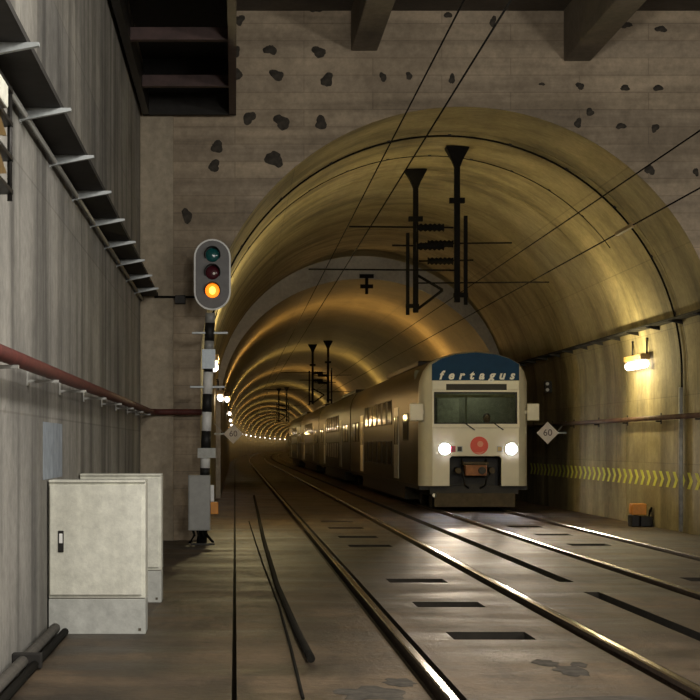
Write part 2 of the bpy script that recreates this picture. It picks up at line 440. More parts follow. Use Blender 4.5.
# ------------------------------------------------------------------ left wall fittings
# cable tray
def cable_tray(x_wall, side, y0, y1, z, arms, label, w=0.40, arm_mat='galv'):
    t = thing('cable_tray', label, 'cable tray', (x_wall, (y0+y1)/2, z))
    yo = (y0+y1)/2; sx = side
    def bx(a, b, *r): return (min(a*sx, b*sx), max(a*sx, b*sx), *r)
    MB().box(*bx(0.02, w, y0-yo, y1-yo, 0.03, 0.045)).build('tray_floor', M['tray'], t)
    MB().box(*bx(w-0.012, w, y0-yo, y1-yo, 0.0452, 0.075)).build('tray_side', M['tray'], t)
    MB().box(*bx(0.02, 0.032, y0-yo, y1-yo, 0.0452, 0.075)).build('tray_side', M['tray'], t)
    for k in range(4):
        xx = (0.07 + (w - 0.13)/3*k)*sx
        MB().tube([(xx, y0-yo+0.02, 0.072), (xx, y1-yo-0.02, 0.072)], 0.025, 8).build('cable', M['cable'], t)
    MB().tube([(0.05*sx, y0-yo, -0.03), (0.05*sx, y1-yo, -0.03)], 0.022, 8).build('conduit', M['box_grey'] if arm_mat == 'galv' else M['tray'], t)
    m = MB()
    # tapered cantilever arm with a wall foot
    pr = [(0.0, 0.028), (w+0.075, 0.028), (w+0.075, 0.005), (0.10, -0.05), (0.0, -0.07)]
    m.prism([(x*sx, zz) for x, zz in pr], -0.025, 0.025)
    m.box(*bx(0, 0.012, -0.04, 0.04, -0.08, 0.16))
    me = m.mesh('bracket', M[arm_mat])
    for ya in arms:
        o_ = link('bracket', me, t); o_.location = (0, ya - yo, 0)
    return t
arms = [6.66, 8.78] + [10.9 + 2.12*k for k in range(10)]
cable_tray(WL, 1, 6.0, YP - 0.12, 4.21, [a_ for a_ in arms if a_ < YP - 0.3], 'dark cable tray on pale arms along the grey left wall', 0.32)
# red-brown pipe that turns the corner onto the portal wall
t = thing('red_pipe', 'red-brown pipe along the grey wall, turning onto the portal wall', 'pipe', (WL, 18, 2.23))
pts = [(0.20, y - 18, 0) for y in (4, 12, 20, 28.8)] + [(0.22, YP - 18 - 0.40, 0), (0.27, YP - 18 - 0.27, 0), (0.36, YP - 18 - 0.22, 0), (0.75, YP - 18 - 0.22, 0), (1.15, YP - 18 - 0.22, 0)]
MB().tube(pts, 0.052, 12).build('pipe', M['red_pipe'], t)
m = MB().box(0, 0.25, -0.03, 0.03, -0.075, -0.053).box(0, 0.012, -0.04, 0.04, -0.10, 0.02); me = m.mesh('bracket', M['box_grey'])
for y in (8.5, 11.0, 13.5, 16, 18.5, 21, 23.5, 26, 28.2):
    o_ = link('bracket', me, t); o_.location = (0, y - 18, 0)
# thin conduit off the end of the tray across the portal wall
t = thing('wall_conduit', 'thin dark conduit with junction box on the portal wall behind the signal', 'conduit', (-1.2, YP - 0.07, 4.2))
MB().tube([(-0.2, -0.03, 0.03), (0.10, -0.03, 0.03), (0.14, -0.0, 0.03), (0.75, 0.03, 0.03)], 0.02, 8).build('pipe', M['cable'], t)
MB().box(0.16, 0.34, -0.05, 0.07, -0.09, 0.06).build('junction_box', M['dark_steel'], t, 0.01)
MB().box(0.16, 0.34, -0.056, -0.0501, -0.07, 0.04).build('lid', M['dark_steel'], t)
# faded blue paint patch
tag(MB().box(WL, WL + 0.004, 14.6, 16.2, 1.36, 1.86).build('paint_patch', M['blue_patch']), 'faded pale blue paint rectangle on the grey wall above the cabinets', 'paint patch')
# wall equipment at the picture's left edge
t = thing('equipment_rack', 'dark upright rack with amber plates on the grey wall under the tray', 'equipment rack', (WL, 11.5, 3.36))
MB().tube([(0.08, 0.35, 0.0), (0.08, 0.35, 0.80)], 0.018, 8).build('upright', M['dark_steel'], t)
MB().tube([(0.08, -0.6, 0.0), (0.08, -0.6, 0.80)], 0.018, 8).build('upright', M['dark_steel'], t)
for z in (0.05, 0.28, 0.52, 0.75):
    MB().box(0.0, 0.10, -0.62, 0.38, z, z + 0.03).build('crossbar', M['dark_steel'], t)
tri = MB().prism([(0.0, 0.0), (0.02, 0.0), (0.02, 0.24), (0.0, 0.24)], -0.02, 0.02)
for z in (0.08, 0.34):
    m = MB(); c0 = [(0.05, -0.35, z), (0.05, 0.27, z + 0.10), (0.05, -0.30, z + 0.24)]; c1 = [(x + 0.02, y, zz) for x, y, zz in c0]
    m.loft([c0, c1], True, True, smooth=False); m.build('amber_plate', M['amber_plate'], t)
MB().box(0.02, 0.12, -0.45, -0.02, 0.57, 0.73).build('lamp_box', M['cream'], t, 0.015)
# conduits along the foot of the wall
t = thing('skirting_conduit', 'grey conduit pair running along the foot of the grey wall', 'conduit', (WL, 10, 0))
MB().tube([(0.08, -6, 0.06), (0.08, 4.85, 0.06)], 0.045, 10).build('pipe', M['conduit_dull'], t)
MB().tube([(0.17, -6, 0.035), (0.17, 4.8, 0.035)], 0.033, 10).build('cable', M['cable'], t)
for y in (-2.0, 2.55):
    MB().box(0.0, 0.22, y, y + 0.09, 0.005, 0.12).build('clamp', M['tray'], t, 0.01)

# ------------------------------------------------------------------ cabinets
def cabinet(name, x0, x1, y, h, plinth, label, handle=True):
    w = x1 - x0; d = 0.40
    t = thing(name, label, 'cabinet', ((x0+x1)/2, y + d/2, 0))
    hw = w/2
    MB().box(-hw, hw, -d/2 + 0.02, d/2, plinth, h).build('body', M['cream'], t, 0.008)
    MB().box(-hw, hw, -d/2 + 0.012, d/2, 0, plinth - 0.006).build('plinth', M['cream_grey'], t, 0.006)
    MB().box(-hw + 0.01, hw - 0.01, -d/2 + 0.03, d/2 - 0.02, plinth - 0.006, plinth).build('seam', M['cab_seam'], t)
    dr = MB().box(-hw + 0.012, hw - 0.03, -d/2 - 0.004, -d/2 + 0.0195, plinth + 0.03, h - 0.02).build('door', M['cream'], t, 0.005)
    MB().box(-hw, hw, -d/2 - 0.003, d/2, h + 0.0005, h + 0.022).build('lid', M['cream'], t, 0.006)
    if handle:
        hd = MB().box(-hw + 0.085, -hw + 0.135, -d/2 - 0.016, -d/2 - 0.0041, 0.72, 0.91).build('handle', M['dark_steel'], dr, 0.006)
        MB().box(-hw + 0.095, -hw + 0.125, -d/2 - 0.028, -d/2 - 0.0161, 0.80, 0.885).build('lever', M['white'], dr, 0.004)
    for sx in (-1, 1):
        MB().box(sx*(hw - 0.05) - 0.012, sx*(hw - 0.05) + 0.012, -d/2 + 0.006, -d/2 + 0.0119, 0.03, 0.054).build('bolt', M['cab_seam'], t)
    return t
cabinet('switch_cabinet', -1.635, -0.785, 14.9, 1.33, 0.315, 'cream metal cabinet with black door handle standing against the grey wall')
cabinet('switch_cabinet', -1.635, -0.775, 17.9, 1.335, 0.34, 'cream metal cabinet half hidden behind the one with the black handle')

# ------------------------------------------------------------------ railway signal
SY = 28.3; SS = FPX/SY
t = thing('railway_signal', 'railway signal with amber light lit on a black and white striped pole', 'signal', (-0.535, SY, 0))
LEAN = 0.034
def sp(px, py, off=0): return ((px - 235)/SS + 0.535, off, EYE + (445 - py)/SS)
def zpx(py): return EYE + (445 - py)/SS
def cx(z): return LEAN*(z - 0.2)
bands = [(313, 323, 'box_grey'), (323, 341, 'black'), (341, 350, 'box_grey'), (350, 372, 'black'), (372, 394, 'white'), (394, 412, 'black'), (412, 431, 'white'),
         (431, 449, 'black'), (449, 468, 'white'), (468, 475, 'black')]
for a, b, mname in bands:
    z1, z0 = zpx(a), zpx(b)
    MB().tube([(cx(z0), 0, z0), (cx(z1), 0, z1)], 0.082, 16).build('pole_band', M[mname], t)
z1, z0 = zpx(475), 0.0
MB().tube([(cx(0.0), 0.05, 0), (cx(z1), 0, z1)], 0.07, 12).build('pole_foot', M['dark_steel'], t)
MB().box(-0.2, 0.2, -0.1, 0.2, 0, 0.03).build('base_plate', M['dark_steel'], t)
# head: stadium plate
hz0, hz1 = zpx(311), zpx(240); hc = (hz0+hz1)/2; hx = (212.5 - 235)/SS + 0.535
def stadium(hw, hh, n=14):
    pts = []
    for k in range(n+1): a = PI*k/n; pts.append((hw*math.cos(a), (hh - hw) + hw*math.sin(a)))
    for k in range(n+1): a = PI + PI*k/n; pts.append((hw*math.cos(a), -(hh - hw) + hw*math.sin(a)))
    return pts
hw_, hh_ = 0.305, (hz1 - hz0)/2
m = MB().prism([(x + hx, z + hc) for x, z in stadium(hw_, hh_)], -0.15, -0.12); head = m.build('backboard', M['white'], t)
m = MB().prism([(x + hx, z + hc) for x, z in stadium(hw_ - 0.028, hh_ - 0.028)], -0.155, -0.1502); m.build('face', M['sig_face'], head)
m = MB().prism([(x + hx, z + hc) for x, z in stadium(hw_ - 0.10, hh_ - 0.10)], -0.119, 0.10); m.build('housing', M['dark_steel'], t)
for py, mname in ((256, 'lens_green'), (273.5, 'lens_red'), (291.5, 'amber_lit')):
    lz = zpx(py); lx = hx
    rim = MB()
    # open hood: half cylinder over the lens
    for (r0, r1) in ((0.135, 0.122),):
        n = 20
        o0 = [(lx + r0*math.cos(PI*(-0.15 + 1.3*k/n)), lz + r0*math.sin(PI*(-0.15 + 1.3*k/n))) for k in range(n+1)]
        i0 = [(lx + r1*math.cos(PI*(-0.15 + 1.3*k/n)), lz + r1*math.sin(PI*(-0.15 + 1.3*k/n))) for k in range(n+1)]
        poly = o0 + i0[::-1]
        nn = len(rim.v); k2 = len(poly)
        def fy(z): return -0.156 - 0.02 - 0.14*max(0.0, min(1.0, (z - lz + 0.06)/0.19))
        rim.v += [(x, fy(z), z) for x, z in poly] + [(x, -0.156, z) for x, z in poly]
        for k in range(k2):
            j = (k+1) % k2; rim.f.append((nn+k, nn+j, nn+k2+j, nn+k2+k)); rim.m.append(0); rim.sm.append(False)
        for k in range(n):
            rim.f.append((nn+k, nn+k+1, nn+k2-2-k, nn+k2-1-k)); rim.m.append(0); rim.sm.append(False)
    rim.build('hood', M['black'], t)
    rings = []
    for q in range(5):
        a = q/4*PI/2; rr = 0.118*math.cos(a) + 0.0005; yy = -0.157 - 0.03*math.sin(a)
        rings.append([(lx + rr*math.cos(2*PI*k/20), yy, lz + rr*math.sin(2*PI*k/20)) for k in range(20)])
    ln = MB().loft(rings, True, True).build('lens', M[mname], t)
    if mname == 'amber_lit':
        rings = [[(lx + rr*math.cos(2*PI*k/16), yy, lz + rr*1.25*math.sin(2*PI*k/16)) for k in range(16)] for rr, yy in ((0.055, -0.188), (0.03, -0.195))]
        MB().loft(rings, True, True).build('lamp_core', M['amber_core'], ln)
    else:
        MB().prism([(lx + 0.028 + 0.022*math.cos(k*PI/4), lz - 0.02 + 0.022*math.sin(k*PI/4)) for k in range(8)], -0.186, -0.182).build('glint', M['lbl_blue'] if mname == 'lens_green' else M['sign'], ln)
# number plate, bracket plate, rungs, boxes
zc = zpx(359); MB().box(cx(zc) - 0.11, cx(zc) + 0.11, -0.11, -0.085, zpx(369), zpx(349.5)).build('number_plate', M['lbl_blue'], t, 0.004)
zc = zpx(453); MB().box(cx(zc) - 0.13, cx(zc) + 0.17, -0.115, -0.085, zpx(458), zpx(448)).build('bracket_plate', M['cream_grey'], t, 0.004)
for py, l, r in ((333, 192, 228), (387, 190, 225)):
    z = zpx(py)
    for pa, pb in ((l, 206), (212, r)):
        xa, xb_ = (pa - 235)/SS + 0.535, (pb - 235)/SS + 0.535
        MB().box(xa, xb_, -0.04, 0.04, z - 0.018, z + 0.018).build('step_rung', M['galv'], t, 0.005)
bx0, bx1 = (188.5 - 235)/SS + 0.535, (210.5 - 235)/SS + 0.535
bd = MB().box(bx0, bx1, -0.20, 0.06, zpx(530), zpx(475)).build('relay_box', M['box_grey'], t, 0.012)
MB().box(bx0 + 0.02, bx1 - 0.02, -0.207, -0.2005, zpx(530) + 0.02, zpx(475) - 0.02).build('door', M['box_grey'], bd, 0.003)
MB().box(bx1 + 0.001, bx1 + 0.13, -0.1, 0.05, zpx(514), zpx(502)).build('orange_box', M['orange'], t, 0.01)
MB().box(bx1 + 0.001, bx1 + 0.06, -0.06, 0.0, zpx(501.5), zpx(485)).build('terminal_strip', M['white'], t, 0.005)
for k in range(4):
    x = bx0 + 0.08 + 0.07*k
    MB().tube([(x, -0.08, zpx(530) - 0.005), (x + 0.02, -0.07, 0.16), (x + 0.06*(k-1), -0.02 + 0.05*k, 0.03)], 0.022, 8).build('cable', M['cable'], t)

# ------------------------------------------------------------------ steel ventilation frame under the hall ceiling
t = thing('steel_gantry', 'dark steel deck frame with oxide red crossbeams high above the signal', 'gantry', (-0.8, 18, 7.35))
MB().box(-0.79, -0.68, -12, 11.35, 0, 0.35).build('side_beam', M['dark_steel'], t)
MB().box(0.70, 0.82, -12, 11.35, 0, 0.42).build('side_beam', M['red_steel'], t)
MB().box(-0.79, 0.82, -12, 11.35, 0.95, 1.0).build('deck', M['tray'], t)
MB().box(-0.79, 0.82, 11.25, 11.36, 0.0, 0.95).build('end_plate', M['tray'], t)
MB().box(0.78, 0.82, -12, 11.24, 0.421, 0.949).build('side_plate', M['tray'], t)
m = MB().box(-0.679, 0.699, -0.06, -0.04, 0.05, 0.22).box(-0.679, 0.699, -0.12, 0.02, 0.03, 0.05); me = m.mesh('crossbeam', M['red_steel'])
for y in (-9.4, -6.3, -3.2, -0.1, 3.0, 6.1, 9.2):
    o_ = link('crossbeam', me, t); o_.location = (0, y, 0)
for y in (-10, -2, 6):
    MB().box(0.72, 0.78, y, y + 0.06, 1.0, 1.87).build('hanger', M['dark_steel'], t)

# ------------------------------------------------------------------ tunnel right wall fittings
arms_r = [30.2 + 1.72*k for k in range(13)]
cable_tray(XR1, -1, YP + 0.1, YN - 0.1, 3.98, arms_r, 'dark cable tray high on the tunnel wall above the chevrons', 0.30, 'dark_steel')
t = thing('wall_pipe', 'brown pipe along the tunnel wall between lamp and chevrons', 'pipe', (XR1, 41, 2.2))
MB().tube([(-0.10, YP + 0.1 - 41, 0), (-0.10, YN - 41.1, 0)], 0.05, 10).build('pipe', M['brown_pipe'], t)
m = MB().box(-0.11, 0, -0.03, 0.03, -0.08, -0.052).box(-0.012, 0, -0.04, 0.04, -0.12, 0.1); me = m.mesh('bracket', M['dark_steel'])
for k in range(8): link('bracket', me, t).location = (0, 31 - 41 + 2.9*k, 0)
# ring cables round the vault, the nearest runs down into a grey conduit
def ring_cable(y, r, a0, a1, label, down=False):
    t = thing('ring_cable', label, 'cable', (CX, y, 0))
    n = 60; q = R1 - r - 0.015
    pts = [(-q*math.cos(a0 + (a1-a0)*k/n), 0, SP1 + q*math.sin(a0 + (a1-a0)*k/n)) for k in range(n+1)]
    if down: pts += [(q, 0, 2.85), (q, 0, 2.75)]
    MB().tube(pts, r, 6).build('cable', M['cable'], t)
    if down: MB().tube([(q - 0.02, 0, 2.75), (q - 0.02, 0, 0.02)], 0.042, 8).build('conduit', M['grey_pipe'], t)
    for k in range(1, 12):
        a = a0 + (a1-a0)*k/12
        c = MB().box(-0.03, 0.03, -0.03, 0.03, 0.0, 0.02).build('clip', M['dark_steel'], t)
        c.location = (-R1*0.9935*math.cos(a), 0, SP1 + R1*0.9935*math.sin(a)); c.rotation_euler = (0, a - PI/2, 0)
ring_cable(32.2, 0.02, 0.05, PI, 'black cable ringing the vault and dropping into a grey conduit', True)
ring_cable(34.5, 0.009, 0.25, PI*0.8, 'thin faint cable ringing the vault behind the thicker one')

# escape-route chevrons on the tunnel wall
t = thing('chevron_strip', 'row of yellow-green arrow chevrons along the tunnel wall', 'chevron strip', (XR1, 40, 0.985))
hgt_, thk, sl = 0.155, 0.20, 0.17
poly = [(0, -hgt_), (thk, -hgt_), (thk - sl - 0.02, 0), (thk, hgt_), (0, hgt_), (-sl - 0.02, 0)]
m = MB(); c0 = [(-0.001, y, z) for y, z in poly]; c1 = [(-0.006, y, z) for y, z in poly]
m.loft([c0, c1], True, True, smooth=False); me = m.mesh('chevron', M['chev'])
for k in range(36): link('chevron', me, t).location = (0, 30.15 + 0.53*k - 40, 0)

# trackside orange unit
t = thing('trackside_unit', 'orange box on black blocks at the foot of the chevron wall', 'trackside unit', (8.22, 34.6, 0))
MB().box(-0.16, 0.13, -0.13, 0.17, 0.24, 0.47).build('orange_housing', M['orange'], t, 0.02)
MB().box(-0.18, -0.02, -0.17, 0.2, 0.0, 0.235).build('foot_block', M['black'], t, 0.02)
MB().box(0.0, 0.25, -0.17, 0.2, 0.0, 0.21).build('foot_block', M['black'], t, 0.02)
MB().tube([(0.18, -0.1, 0.21), (0.2, -0.1, 0.34), (0.24, -0.05, 0.38), (0.275, 0.1, 0.3)], 0.02, 8).build('cable', M['cable'], t)
MB().box(-0.17, -0.161, -0.08, 0.12, 0.29, 0.42).build('cover', M['orange'], t, 0.003)

# diamond speed boards
def text_mesh(body, size, shear=0.0, spacing=1.0, ext=0.002, bold=0.0):
    cu = bpy.data.curves.new('text', 'FONT'); cu.body = body; cu.size = size; cu.shear = shear; cu.space_character = spacing
    cu.extrude = ext; cu.offset = bold; cu.align_x = 'CENTER'; cu.align_y = 'CENTER'; cu.resolution_u = 4
    o = bpy.data.objects.new('text', cu); COL.objects.link(o)
    dg = bpy.context.evaluated_depsgraph_get(); me = bpy.data.meshes.new_from_object(o.evaluated_get(dg))
    bpy.data.objects.remove(o); return me
def diamond(loc, wall_dx, label):
    t = thing('speed_board', label, 'sign', loc)
    a = 0.285
    MB().prism([(a, 0), (0, a), (-a, 0), (0, -a)], 0, 0.015).build('board', M['sign'], t)
    me = text_mesh('60', 0.24); me.materials.append(M['sign_ink'])
    o = link('number', me, t); o.location = (0, -0.004, 0); o.rotation_euler = (PI/2, 0, 0)
    MB().box(min(0, wall_dx), max(0, wall_dx), 0.016, 0.05, -0.02, 0.02).build('bracket', M['galv'], t)
    MB().tube([(wall_dx*0.5, 0.03, 0.02), (wall_dx, 0.03, 0.3)], 0.012, 6).build('stay', M['galv'], t)
diamond((8.02, 43.6, 1.97), 0.48, 'white diamond speed board on the chevron wall beside the train')
diamond((-0.05, 49.0, 1.98), -0.55, 'white diamond speed board on the tunnel wall behind the signal pole')
# twin indicator on the wall right of the train
t = thing('wall_indicator', 'small box with two white lenses on the tunnel wall beside the cab', 'indicator', (XR1, 45.6, 3.22))
MB().box(-0.2, 0, -0.05, 0.12, -0.16, 0.16).build('housing', M['dark_steel'], t, 0.01)
for z in (-0.08, 0.08): MB().tube([(-0.13, -0.05, z), (-0.13, -0.075, z)], 0.045, 12).build('lens', M['white'], t)

# ------------------------------------------------------------------ tunnel lamps
def make_lamp(side, label, group):
    t = thing('tunnel_lamp', label, 'lamp', (0, 0, 0), group)
    s = side     # +1: wall lies at +x of the lamp
    def bx(a, b, *r): return (min(a*s, b*s), max(a*s, b*s), *r)
    MB().box(*bx(-0.10, 0.10, -0.75, 0.75, 0.045, 0.16)).build('housing', M['housing'], t, 0.015)
    MB().tube([(0, -0.72, -0.045), (0, 0.72, -0.045)], 0.085, 10).build('tube', M['tube'], t)
    for y in (-0.62, 0.62):
        MB().tube([(0.06*s, y, 0.15), (0.06*s, y, 0.46)], 0.02, 6).build('hanger', M['dark_steel'], t)
        MB().box(*bx(0.04, 0.16, y - 0.02, y + 0.02, 0.46, 0.49)).build('wall_foot', M['dark_steel'], t)
    return t
lamp_pts = {}
def lamp_light(x, y, z, side, w, col):
    for dy in (-0.4, 0.4):
        d = bpy.data.lights.new('tunnel_light', 'POINT'); d.energy = w/2; d.color = col; d.shadow_soft_size = 0.06
        o = bpy.data.objects.new('tunnel_light', d); COL.objects.link(o); o.location = (x - 0.65*side, y + dy, z + 0.02)
LR = make_lamp(1, 'lit strip lamp hung under the tray on the chevron wall', None)
LR.location = (XR1 - 0.16, 35.3, 3.36); lamp_light(XR1 - 0.16, 35.3, 3.36, 1, LAMP_W*1.0, (1.0, 0.82, 0.42))
area('tunnel_light', (XR1 - 0.16, 35.3, 3.2), (0, 0, 0), 0.12, 1.4, 6, (1.0, 0.80, 0.42))
LL = make_lamp(-1, 'lit strip lamp on the tunnel wall hidden by the signal pole', None)
LL.location = (XL1 + 0.16, 35.8, 3.36); lamp_light(XL1 + 0.16, 35.8, 3.36, -1, LAMP_W*1.5, (1.0, 0.82, 0.42))
o_ = dup(LL, (XL1 + 0.16, 50.5, 3.1), 'lit strip lamp on the tunnel wall just behind the signal pole'); lamp_light(XL1 + 0.16, 50.5, 3.1, -1, LAMP_W*0.08, AMBER)
k = 0
for y in (62, 90, 115, 143, 171, 199, 227, 255, 283, 311, 339, 367, 395, 423, 451, 479, 507, 535):
    for side in (-1, 1):
        x = (XL2 + 0.16 if side < 0 else XR2 - 0.16) + path(y)
        src = LL if side < 0 else LR
        o_ = dup(src, (x, y, 3.36), ('lit strip lamp on the inner tunnel wall along the empty track' if side < 0 else 'lit strip lamp on the inner tunnel wall behind the train'))
        o_['group'] = 'lamps on the empty track side' if side < 0 else 'lamps on the train side'
        a_ = area('tunnel_light', (x - 0.12*side, y, 3.40), (0, 0, 0), 1.4, 0.10, LAMP_W*(3.7 if k % 4 < 2 else 3.1), AMBER if k % 4 < 2 else (1.0, 0.72, 0.27))
        a_.rotation_euler = Vector((-side, 0, 1.4)).to_track_quat('-Z', 'X').to_euler()
        k += 1

# ------------------------------------------------------------------ catenary
def wire(x, z, label, y1=320):
    yy = [-10, 37, 90, 150] + list(range(160, y1, 15))
    tag(MB().tube([(x + path(y), y, z) for y in yy], 0.011, 6).build('overhead_wire', M['cable']), label, 'wire', None)
T1, T2 = (RAILS[0]+RAILS[1])/2, (RAILS[2]+RAILS[3])/2
wire(T1, 6.02, 'upper catenary wire above the empty track')
wire(T1, 5.28, 'lower contact wire above the empty track')
wire(T2, 5.66, 'upper catenary wire above the train track')
wire(T2, 4.93, 'lower contact wire above the train track')
tag(MB().box(-0.03, 0.03, -0.55, 0.55, -0.03, 0.03).build('section_insulator', M['housing'], None, 0.01), 'yellowish section insulator on the contact wire above the train track', 'insulator').location = (T2, 25.8, 4.93)

def support(x, y, ztop, tx, label, detail=True):
    """drop post from the crown with twin members and registration arms towards tx"""
    t = thing('catenary_support', label, 'catenary support', (x, y, ztop))
    d = 1 if tx > x else -1
    rings = []
    for (w, z) in ((0.23, 0.0), (0.22, -0.04), (0.10, -0.27), (0.055, -0.40)):
        rings.append([(-w, -w*0.7, z), (w, -w*0.7, z), (w, w*0.7, z), (-w, w*0.7, z)])
    MB().loft(rings, True, True, smooth=False).build('head_bracket', M['cat_steel'], t)
    L = 3.05
    m = MB().box(-0.055, 0.055, -0.05, 0.05, -L, -0.401); m.build('post', M['cat_steel'], t)
    MB().box(-d*0.17 - 0.035, -d*0.17 + 0.035, -0.04, 0.04, -L - 0.05, -1.35).build('side_member', M['cat_steel'], t)
    MB().box(-0.15, 0.15, -0.06, 0.06, -1.10, -1.0).build('clamp', M['cat_steel'], t)
    MB().box(-d*0.07 - 0.14, -d*0.07 + 0.14, -0.06, 0.06, -L + 0.1, -L + 0.18).build('clamp', M['cat_steel'], t)
    for z in (-1.58, -1.95):
        MB().tube([(0.07*d, 0, z), ((tx - x)*(1.0 if z > -1.7 else 0.6), 0, z + 0.02)], 0.018, 8).build('arm', M['cat_steel'], t)
    # ribbed insulator on the upper arm
    for z in (-1.58, -1.95):
        pts = []; rr = []
        for k in range(13):
            pts.append((d*(0.26 + 0.045*k), 0, z)); rr.append(0.055 if k % 2 else 0.085)
        MB().tube(pts, rr, 10).build('insulator', M['cat_steel'], t)
    if d > 0: MB().tube([(d*0.05, 0, -L + 0.08), (d*0.58, 0, -2.57)], 0.03, 8).build('brace', M['cat_steel'], t)
    if d > 0: MB().tube([(d*0.05, 0, -2.26), (d*0.58, 0, -2.57)], 0.03, 8).build('brace', M['cat_steel'], t)
    MB().tube([(d*0.05, 0, -2.42), (tx - x + d*0.8, 0, -2.40)], 0.016, 8).build('steady_arm', M['cat_steel'], t)
    return t
zc1 = SP1 + R1
support(3.86, FPX/46.8, zc1 - 0.01, T2, 'dark drop post nearer the headwall, arms towards the train track')
support(4.37, FPX/50.8, zc1 - 0.03, T1, 'tallest dark drop post, with arms towards the empty track')
zc2 = SP2 + B2
for y, lab in ((85, 'dark drop post of the first pair past the headwall,'), (152, 'dark drop post of the second pair past the headwall,')):
    for dx, dy, tx in ((0.0, 1.5, T2), (0.62, -1.5, T1)):
        support(CX + dx + path(y), y + dy, zc2 - 0.06, tx, lab + (' arms over the empty track' if tx == T1 else ' arms over the train'))
# small insulator bracket at the crown of the step
t = thing('crown_bracket', 'small dark insulator bracket at the crown of the tunnel step', 'bracket', (CX + 0.15, YN - 0.02, 6.86))
MB().box(-0.22, 0.22, -0.06, 0.0, 0.0, 0.12).build('plate', M['cat_steel'], t)
MB().tube([(0, -0.04, 0.0), (0, -0.04, -0.5)], [0.05, 0.05], 8).build('rod', M['cat_steel'], t)
MB().box(-0.2, 0.2, -0.07, 0.0, -0.32, -0.2).build('clamp', M['cat_steel'], t)

# ------------------------------------------------------------------ train
TX = 5.95; TY = 42.08
HALF = [(1.36,0.60),(1.36,1.6),(1.36,2.9),(1.335,3.2),(1.25,3.45),(1.10,3.66),(0.85,3.80),(0.5,3.91),(0.0,3.96)]
PROF = HALF + [(-x, z) for x, z in HALF[-2::-1]]
def ring(y, hw=9.0, zt=1.0, prof=PROF): return [(max(-hw, min(hw, x)), y, 0.6 + (z - 0.6)*zt) for x, z in prof]
side_win = MB().box(-0.012, 0.012, -0.62, 0.62, -0.33, 0.33).mesh('window', M['win'])
frame_m = MB()
for (a, b, c, d) in ((-0.66, 0.66, 0.33, 0.36), (-0.66, 0.66, -0.36, -0.33), (-0.66, -0.62, -0.33, 0.33), (0.62, 0.66, -0.33, 0.33)): frame_m.box(-0.016, 0.016, a, b, c, d)
frame_me = frame_m.mesh('window_frame', M['tr_dark'])
door_me = MB().box(-0.015, 0.015, -0.65, 0.65, -1.0, 1.0).mesh('door', M['tr_white'])
door_win = MB().box(-0.02, 0.02, -0.16, 0.16, -0.4, 0.4).mesh('door_window', M['win'])
wheel_me = MB().tube([(-0.07, 0, 0), (0.07, 0, 0)], 0.44, 24).mesh('wheel', M['tr_dark'])
bogie_m = MB().box(-0.99, -0.87, -1.6, 1.6, 0.38, 0.58).box(0.87, 0.99, -1.6, 1.6, 0.38, 0.58).box(-0.87, 0.87, -0.25, 0.25, 0.35, 0.55)
bogie_me = bogie_m.mesh('bogie_frame', M['tr_dark'])
def car(y0, length, label, cab):
    t = thing('train_car', label, 'train car', (TX, y0, 0.042))
    ys_ = 0.55 if cab else 0.25
    e = length - 0.25
    rings = []
    if cab: rings += [ring(0.0, 1.08, 0.985), ring(0.10, 1.22, 0.992), ring(0.26, 1.32, 0.998), ring(0.55)]
    else: rings += [ring(0.25)]
    rings += [ring(2.4), ring(e)]
    m = MB()
    k = len(rings[0])
    m.loft(rings, False, False)
    # floor and end walls
    m.quad([(x, y, z) for (x, y, z) in ring(e)])
    if not cab: m.quad([(x, y, z) for (x, y, z) in ring(0.25)])
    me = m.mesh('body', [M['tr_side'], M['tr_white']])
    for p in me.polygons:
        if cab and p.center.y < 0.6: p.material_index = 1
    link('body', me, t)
    MB().box(-1.345, 1.345, 0.35, e, 0.50, 0.598).build('underframe', M['tr_dark'], t)
    MB().box(-1.25, 1.25, 4.9, e - 4.9, 0.12, 0.499).build('equipment_box', M['tr_dark'], t)
    MB().box(-0.6, 0.6, length*0.3, length*0.7, 3.935, 4.08).build('roof_unit', M['tr_dark'], t, 0.03)
    for yb_ in (3.0, length - 3.0):
        b = link('bogie', bogie_me, t); b.location = (0, yb_, -0.06)
        for dy in (-1.15, 1.15):
            for sx in (-0.83, 0.83):
                w = link('wheel', wheel_me, b); w.location = (sx, dy, 0.50)
    for sx in (-1, 1):
        X = 1.363*sx
        for q, yd in enumerate((6.2, length - 6.2)):
            dd = link('door', door_me, t); dd.location = (X, yd, 1.68)
            for dy in (-0.32, 0.32):
                wdo = link('door_window', door_win, dd); wdo.location = (0, dy, 0.35)
        for k2 in range(6):
            yw = 8.3 + k2*(length - 16.6)/5
            for z in (1.38, 2.58):
                w = link('window', side_win, t); w.location = (X, yw, z)
                f = link('window_frame', frame_me, w)
        for yw in ((3.6,) if cab else (2.2, 3.9)) + ((length - 3.9, length - 2.2)):
            w = link('window', side_win, t); w.location = (X, yw, 2.1)
            f = link('window_frame', frame_me, w)
    MB().box(-0.5, 0.5, e + 0.001, length + 0.249, 0.9, 3.0).build('gangway', M['black'], t)
    return t
lead = car(TY, 25.5, 'leading white train car with blue brow, lit headlights and red disc', True)
car(TY + 25.5, 25.5, 'second train car coupled directly behind the leading white car', False)
car(TY + 51.0, 25.5, 'third train car from the front, deep in the tunnel', False)
car(TY + 76.5, 25.5, 'rearmost train car, deepest in the tunnel', False)
